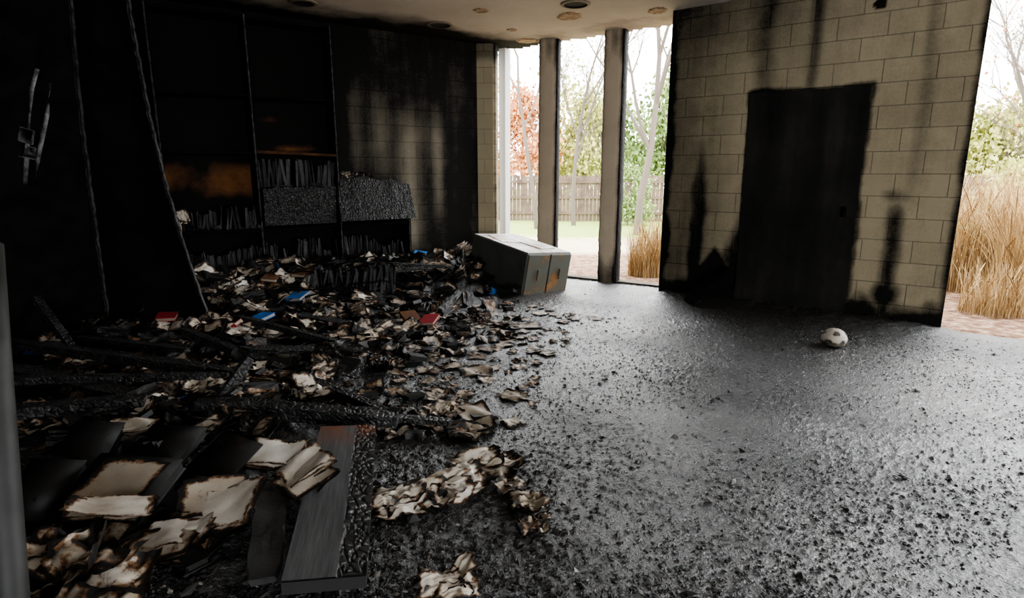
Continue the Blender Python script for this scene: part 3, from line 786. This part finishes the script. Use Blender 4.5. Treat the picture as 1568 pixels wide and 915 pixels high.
# ------------------------------------------------------------------ tipped filing cabinet
M_cab=NT('cabinet_paint');c=M_cab.co()
cs=M_cab.math('ADD',M_cab.attr('char'),M_cab.math('MULTIPLY',M_cab.math('SUBTRACT',M_cab.noise(c,4,6,.6),.5),.9),True)
M_cab.set(Base_Color=M_cab.ramp(cs,[(.15,(.065,.070,.058)),(.5,(.035,.037,.031)),(.75,(.010,.010,.009))]),Roughness=.5,Specular_IOR_Level=.3);M_cab=M_cab.mat
M_top=NT('cabinet_pale_side');c=M_top.co()
M_top.set(Base_Color=M_top.ramp(M_top.noise(c,5,6,.65),[(.35,(.55,.57,.58)),(.47,(.42,.41,.37)),(.54,(.26,.15,.07)),(.60,(.45,.44,.41))]),Roughness=.5);M_top=M_top.mat
M_rust=NT('cabinet_rusty_front');c=M_rust.co()
M_rust.set(Base_Color=M_rust.ramp(M_rust.noise(c,4,6,.65),[(.42,(.09,.095,.08)),(.54,(.10,.085,.06)),(.66,(.28,.13,.04))]),Roughness=.6);M_rust=M_rust.mat
kids=[]
def part(nm,fn,mats):
    b=MB();fn(b);return b.build(nm,mats)
Lc,Wc,Hc=1.05,.72,.55
kids.append(part('body',lambda b:b.box(TR((0,0,Hc/2)),Lc,Wc,Hc,0,.25,bev=.012),[M_cab]))
kids.append(part('top_skin',lambda b:(b.box(TR((0,0,Hc+.004)),Lc-.03,Wc-.03,.008,0,bev=.003),b.box(TR((.1,.1,Hc+.013),(0,0,.1)),.5,.25,.006,0,jit=.004),b.box(TR((-.2,-.12,Hc+.012),(0,0,-.2)),.4,.25,.005,0,jit=.003)),[M_top]))
def fr(b):
    for k in(-1,1):
        b.box(TR((Lc/2+.008,k*Wc*.245,Hc/2)),.016,Wc*.46,Hc-.03,0,bev=.004)
        b.box(TR((Lc/2+.03,k*Wc*.245,Hc*.55)),.02,.025,.13,0,bev=.004)
kids.append(part('drawer_fronts',fr,[M_rust]))
e=parent('filing_cabinet',kids); e.location=(.04,7.28,.02); e.rotation_euler=(math.radians(-4),math.radians(8),math.radians(-50))

# ------------------------------------------------------------------ ball
import bmesh
b=MB()
RB=.098
bm=bmesh.new();bmesh.ops.create_icosphere(bm,subdivisions=4,radius=RB)
phi=(1+5**.5)/2
ico=[Vector(v).normalized() for v in [(0,a,b_*phi) for a in(-1,1) for b_ in(-1,1)]+[(a,b_*phi,0) for a in(-1,1) for b_ in(-1,1)]+[(a*phi,0,b_) for a in(-1,1) for b_ in(-1,1)]]
ico=[Euler((.5,.3,.9)).to_matrix()@v for v in ico]
bm.verts.ensure_lookup_table()
V=[];C=[]
for v in bm.verts:
    d=v.co.normalized();dots=sorted([(d.dot(q),i) for i,q in enumerate(ico)],reverse=True)
    pent=dots[0][0]>math.cos(.27)
    seam=(dots[0][0]-dots[1][0]<.012)
    r=RB*(0.985 if seam else 1);p=d*r
    if p.z<-.06: p.z=-.06+(p.z+.06)*.2
    p.z*=.86
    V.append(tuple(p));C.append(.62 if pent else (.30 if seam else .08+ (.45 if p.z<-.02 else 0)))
b.add(V,[tuple(q.index for q in f.verts) for f in bm.faces],0,np.array(C))
M_ball=NT('scorched_ball_leather');c=M_ball.co()
cs=M_ball.math('ADD',M_ball.attr('char'),M_ball.math('MULTIPLY',M_ball.math('SUBTRACT',M_ball.noise(c,12,5,.6),.5),1.0),True)
M_ball.set(Base_Color=M_ball.ramp(cs,[(.2,(.40,.36,.30)),(.42,(.17,.145,.11)),(.62,(.022,.02,.018))]),Roughness=.55)
b.build('soccer_ball',[M_ball.mat],smooth=True,loc=(2.66,4.68,.075))

# ------------------------------------------------------------------ outdoors
def gz(x,y):
    d=-((x-B0[0])*nb[0]+(y-B0[1])*nb[1])   # distance outside
    return -.10-.32*sstep(1,14,d)
xs=np.linspace(-30,60,226);ys=np.linspace(-2,75,193)
X,Y=np.meshgrid(xs,ys,indexing='ij')
dout=-((X-B0[0])*nb[0]+(Y-B0[1])*nb[1])
Z=gz(X,Y)+(fbm(X*.8,Y*.8,3,3)-.5)*.06
Z=np.where(dout<.3,-.3,Z)
b=MB();b.grid(np.stack([X,Y,Z],-1),0,0)
MG=NT('leafy_ground');c=MG.co();sp=MG.n('ShaderNodeSeparateXYZ',{0:c})
yy=MG.math('ADD',sp.outputs[1],MG.math('MULTIPLY',MG.math('SUBTRACT',MG.noise(c,.7,4),.5),5.0))
f=MG.ramp(MG.math('DIVIDE',yy,40.0),[(.265,g3(0)),(.30,g3(.5)),(.37,g3(.5)),(.40,g3(1))])
n=MG.noise(c,9,6,.7)
lit=MG.ramp(n,[(.35,(.06,.03,.018)),(.5,(.17,.10,.065)),(.65,(.32,.24,.17))])
tan=MG.ramp(n,[(.3,(.32,.24,.16)),(.7,(.50,.42,.31))])
grs=MG.ramp(n,[(.3,(.13,.18,.04)),(.6,(.27,.33,.09)),(.75,(.42,.38,.17))])
a1=MG.mix(MG.ramp(f,[(.0,g3(0)),(.5,g3(1))]),lit,tan); MG.set(Base_Color=MG.mix(MG.ramp(f,[(.5,g3(0)),(1,g3(1))]),a1,grs),Roughness=.9,Specular_IOR_Level=.1)
MG.bump(n,.6,.03)
b.build('ground_outside',[MG.mat],smooth=True)

# fence
MF=NT('weathered_fence');c=MF.co();MF.set(Base_Color=MF.ramp(MF.noise(c,3,5,.6),[(.3,(.075,.052,.042)),(.7,(.16,.115,.09))]),Roughness=.9,Specular_IOR_Level=.1)
b=MB();x=-8
fy=lambda x:23.5-.06*x
while x<34:
    y=fy(x);z0=-.45;w=.135;h=1.80+R(-.03,.03)
    V=[];P=[(-w/2,0),(w/2,0),(w/2,h-.04),(w/2-.035,h),(-w/2+.035,h),(-w/2,h-.04)]
    for yy_ in(0,.022): V+=[(x+p,y+yy_,z0+q) for p,q in P]
    b.add(V,[(0,1,2,3,4,5),(11,10,9,8,7,6)]+[(i,(i+1)%6,6+(i+1)%6,6+i) for i in range(6)],0)
    x+=.15
x=-8
while x<34:
    b.box(TR((x,fy(x)-.05,.45)),.11,.11,1.86,0,jit=.004); x+=2.4
for zz in(-.1,.5,1.1): b.box(TR((13,fy(13)-.03,zz),(0,0,-.06)),42,.05,.1,0)
b.build('picket_fence',[MF.mat],recalc=True)

# foliage
def leafmat(nm,c1,c2,c3):
    m=NT(nm);t=m.attr('tint');m.set(Base_Color=m.ramp(t,[(0,c1),(.5,c2),(1,c3)]),Roughness=.8,Specular_IOR_Level=.1)
    return m.mat
M_bark=NT('bark');M_bark.set(Base_Color=(.10,.08,.065),Roughness=.9);M_bark=M_bark.mat
L_green=leafmat('leaves_green',(.08,.13,.04),(.16,.22,.08),(.27,.32,.13))
L_yel=leafmat('leaves_yellow_green',(.17,.19,.05),(.33,.32,.10),(.48,.44,.19))
L_or=leafmat('leaves_orange',(.36,.12,.05),(.48,.21,.10),(.58,.34,.18))
def tree(name,x,y,h,r,leaf,nleaf=3500,lsize=.14,trunk=.12,bare=False,lean=(0,0),crown0=.3):
    b=MB();z0=-.5;tips=[]
    def br(p,d,L,rad,lev):
        pts=[p];q=p.copy();dd=d.copy();n=5
        for i in range(n):
            dd=(dd+Vector((R(-.16,.16),R(-.16,.16),R(-.05,.12)))).normalized();q=q+dd*(L/n);pts.append(q.copy())
            if lev<4 and i>=1:
                for _ in range(2):
                    if random.random()<.75:
                        nd=(dd+Vector((R(-1,1),R(-1,1),R(-.15,.6)))).normalized()
                        br(q.copy(),nd,L*R(.4,.62),rad*.5*(1-i*.08),lev+1)
        b.tube(pts,[rad*(1-.13*i) for i in range(n+1)],5 if lev else 9,0,cap=False)
        if lev>=2: tips.extend(pts[2:])
    br(Vector((x,y,z0)),Vector((lean[0],lean[1],1)).normalized(),h*.7,trunk,0 if bare else 1)
    cl=[(x+lean[0]*h*.5+R(-1,1)*r*.75,y+lean[1]*h*.5+R(-1,1)*r*.75,z0+h*(crown0+(1-crown0)*random.random()**.9),r*R(.2,.5)) for _ in range(26)]
    for i in range(nleaf):
        if bare:
            t_=random.choice(tips);p=np.array(t_)+rng.normal(0,.12,3)
        else:
            c_=random.choice(cl)
            tt=(c_[2]-z0)/h; sc=1-.55*max(0,tt-.5)*2
            p=np.array([x+(c_[0]-x)*sc,y+(c_[1]-y)*sc,c_[2]])+rng.normal(0,.6,3)*c_[3]*np.array([1,1,.8])
        s=lsize*R(.5,1.2)
        Mx=np.array(Euler((R(0,6),R(0,6),R(0,6))).to_matrix())
        q=np.array([(-s,-s*.5,0),(0,-s*.7,0),(s,0,0),(0,s*.7,0),(-s,s*.4,0)])@Mx.T+p
        b.add(q,[(0,1,2,3,4)],1,0,random.random())
    return b.build(name,[M_bark,leaf])
tree('maple_tree',.7,27,5.4,1.7,L_or,4200,.09)
tree('maple_tree',-2.5,30,6.6,2.2,L_or,3000,.10)
tree('oak_tree',3.2,28,5.2,2.2,L_yel,5200,.10)
tree('pine_tree',8.0,31,6.6,2.2,L_green,6500,.11)
tree('pine_tree',5.2,34,5.8,2.4,L_green,4500,.12)
tree('oak_tree',11,30,5,2.6,L_yel,4500,.12)
tree('bare_tree',3.6,17,9,2,L_yel,250,.04,.12,True,(.10,0))
tree('bare_tree',2.2,21,7.5,2,L_yel,500,.04,.09,True,(-.05,0))
tree('bare_tree',.8,19,8,2,L_yel,200,.04,.08,True,(-.1,0))
tree('bare_tree',14.2,16,7,2,L_yel,500,.04,.10,True,(.05,0))
tree('bare_tree',16.8,19,8,2,L_yel,500,.04,.10,True,(-.05,0))
tree('bare_tree',11.5,13,5,2,L_or,300,.035,.06,True,(.15,0))
tree('pine_tree',25,26,5.6,2.6,L_green,5000,.12)
tree('oak_tree',20,24,4.2,2.4,L_yel,4500,.11)
tree('shrub',12.5,14.5,2.0,1.2,L_yel,2500,.05,.03,crown0=.1)
tree('shrub',15.5,15,2.1,1.4,L_green,2500,.06,.03,crown0=.1)
tree('shrub',4.2,21.5,2.0,1.0,L_green,2000,.06,.03,crown0=.1)

# tall dry ornamental grass
L_dry=leafmat('dry_grass',(.15,.09,.04),(.38,.25,.115),(.60,.45,.25))
def grass(name,cx,cy,rx,ry,n,hmin,hmax,lean=.45):
    b=MB()
    for i in range(n):
        a=R(0,6.28);rr=math.sqrt(random.random());x=cx+rx*rr*math.cos(a);y=cy+ry*rr*math.sin(a)
        h=R(hmin,hmax);az=R(0,6.28);ln=R(.05,lean)*h;w=R(.002,.005);k=6
        if random.random()<.12: ln*=2
        z0=float(gz(x,y))-.03;V=[]
        px,py=-math.sin(az)*w,math.cos(az)*w
        pl=R(0,1)<.25
        for j in range(k+1):
            t=j/k;o=ln*t*t;ww=(1-t*.8) if not pl else (1-t*.5 if t<.7 else 2.2-1.6*(t-.7)/.3)
            X0=x+math.cos(az)*o;Y0=y+math.sin(az)*o;Z0=z0+h*(t-.35*t*t*ln/h)
            V+=[(X0-px*ww,Y0-py*ww,Z0),(X0+px*ww,Y0+py*ww,Z0)]
        b.add(V,[(2*j,2*j+1,2*j+3,2*j+2) for j in range(k)],0,0,random.random())
    return b.build(name,[L_dry])
grass('ornamental_grass',2.05,8.75,.30,.25,1300,.3,.95)
grass('ornamental_grass',2.6,9.3,.4,.3,900,.5,1.0)
grass('ornamental_grass',6.2,6.75,.5,.45,2600,.4,1.6)
grass('ornamental_grass',6.9,7.2,.6,.5,2200,.8,1.8)
grass('ornamental_grass',6.1,7.9,.6,.5,1800,.8,1.8)
grass('ornamental_grass',7.0,5.8,.6,.5,1500,.5,1.6)
grass('ornamental_grass',8.3,9.2,.8,.6,1500,.9,1.8)
grass('ornamental_grass',5.3,6.3,.35,.3,600,.2,.7)

# ------------------------------------------------------------------ light
w=bpy.data.worlds.new('overcast_sky');bpy.context.scene.world=w;w.use_nodes=True
bg=w.node_tree.nodes['Background'];bg.inputs[0].default_value=(.96,.98,1,1);bg.inputs[1].default_value=13.5
try: bpy.context.scene.view_settings.look='AgX - Medium High Contrast'
except Exception as ex: print(ex)

cam=bpy.data.cameras.new('camera');co=bpy.data.objects.new('camera',cam);bpy.context.scene.collection.objects.link(co)
cam.sensor_width=36;cam.lens=36*900/1568;cam.clip_end=300
co.location=(0,0,CAM_H);co.rotation_euler=(math.radians(90-12),0,0)
bpy.context.scene.camera=co
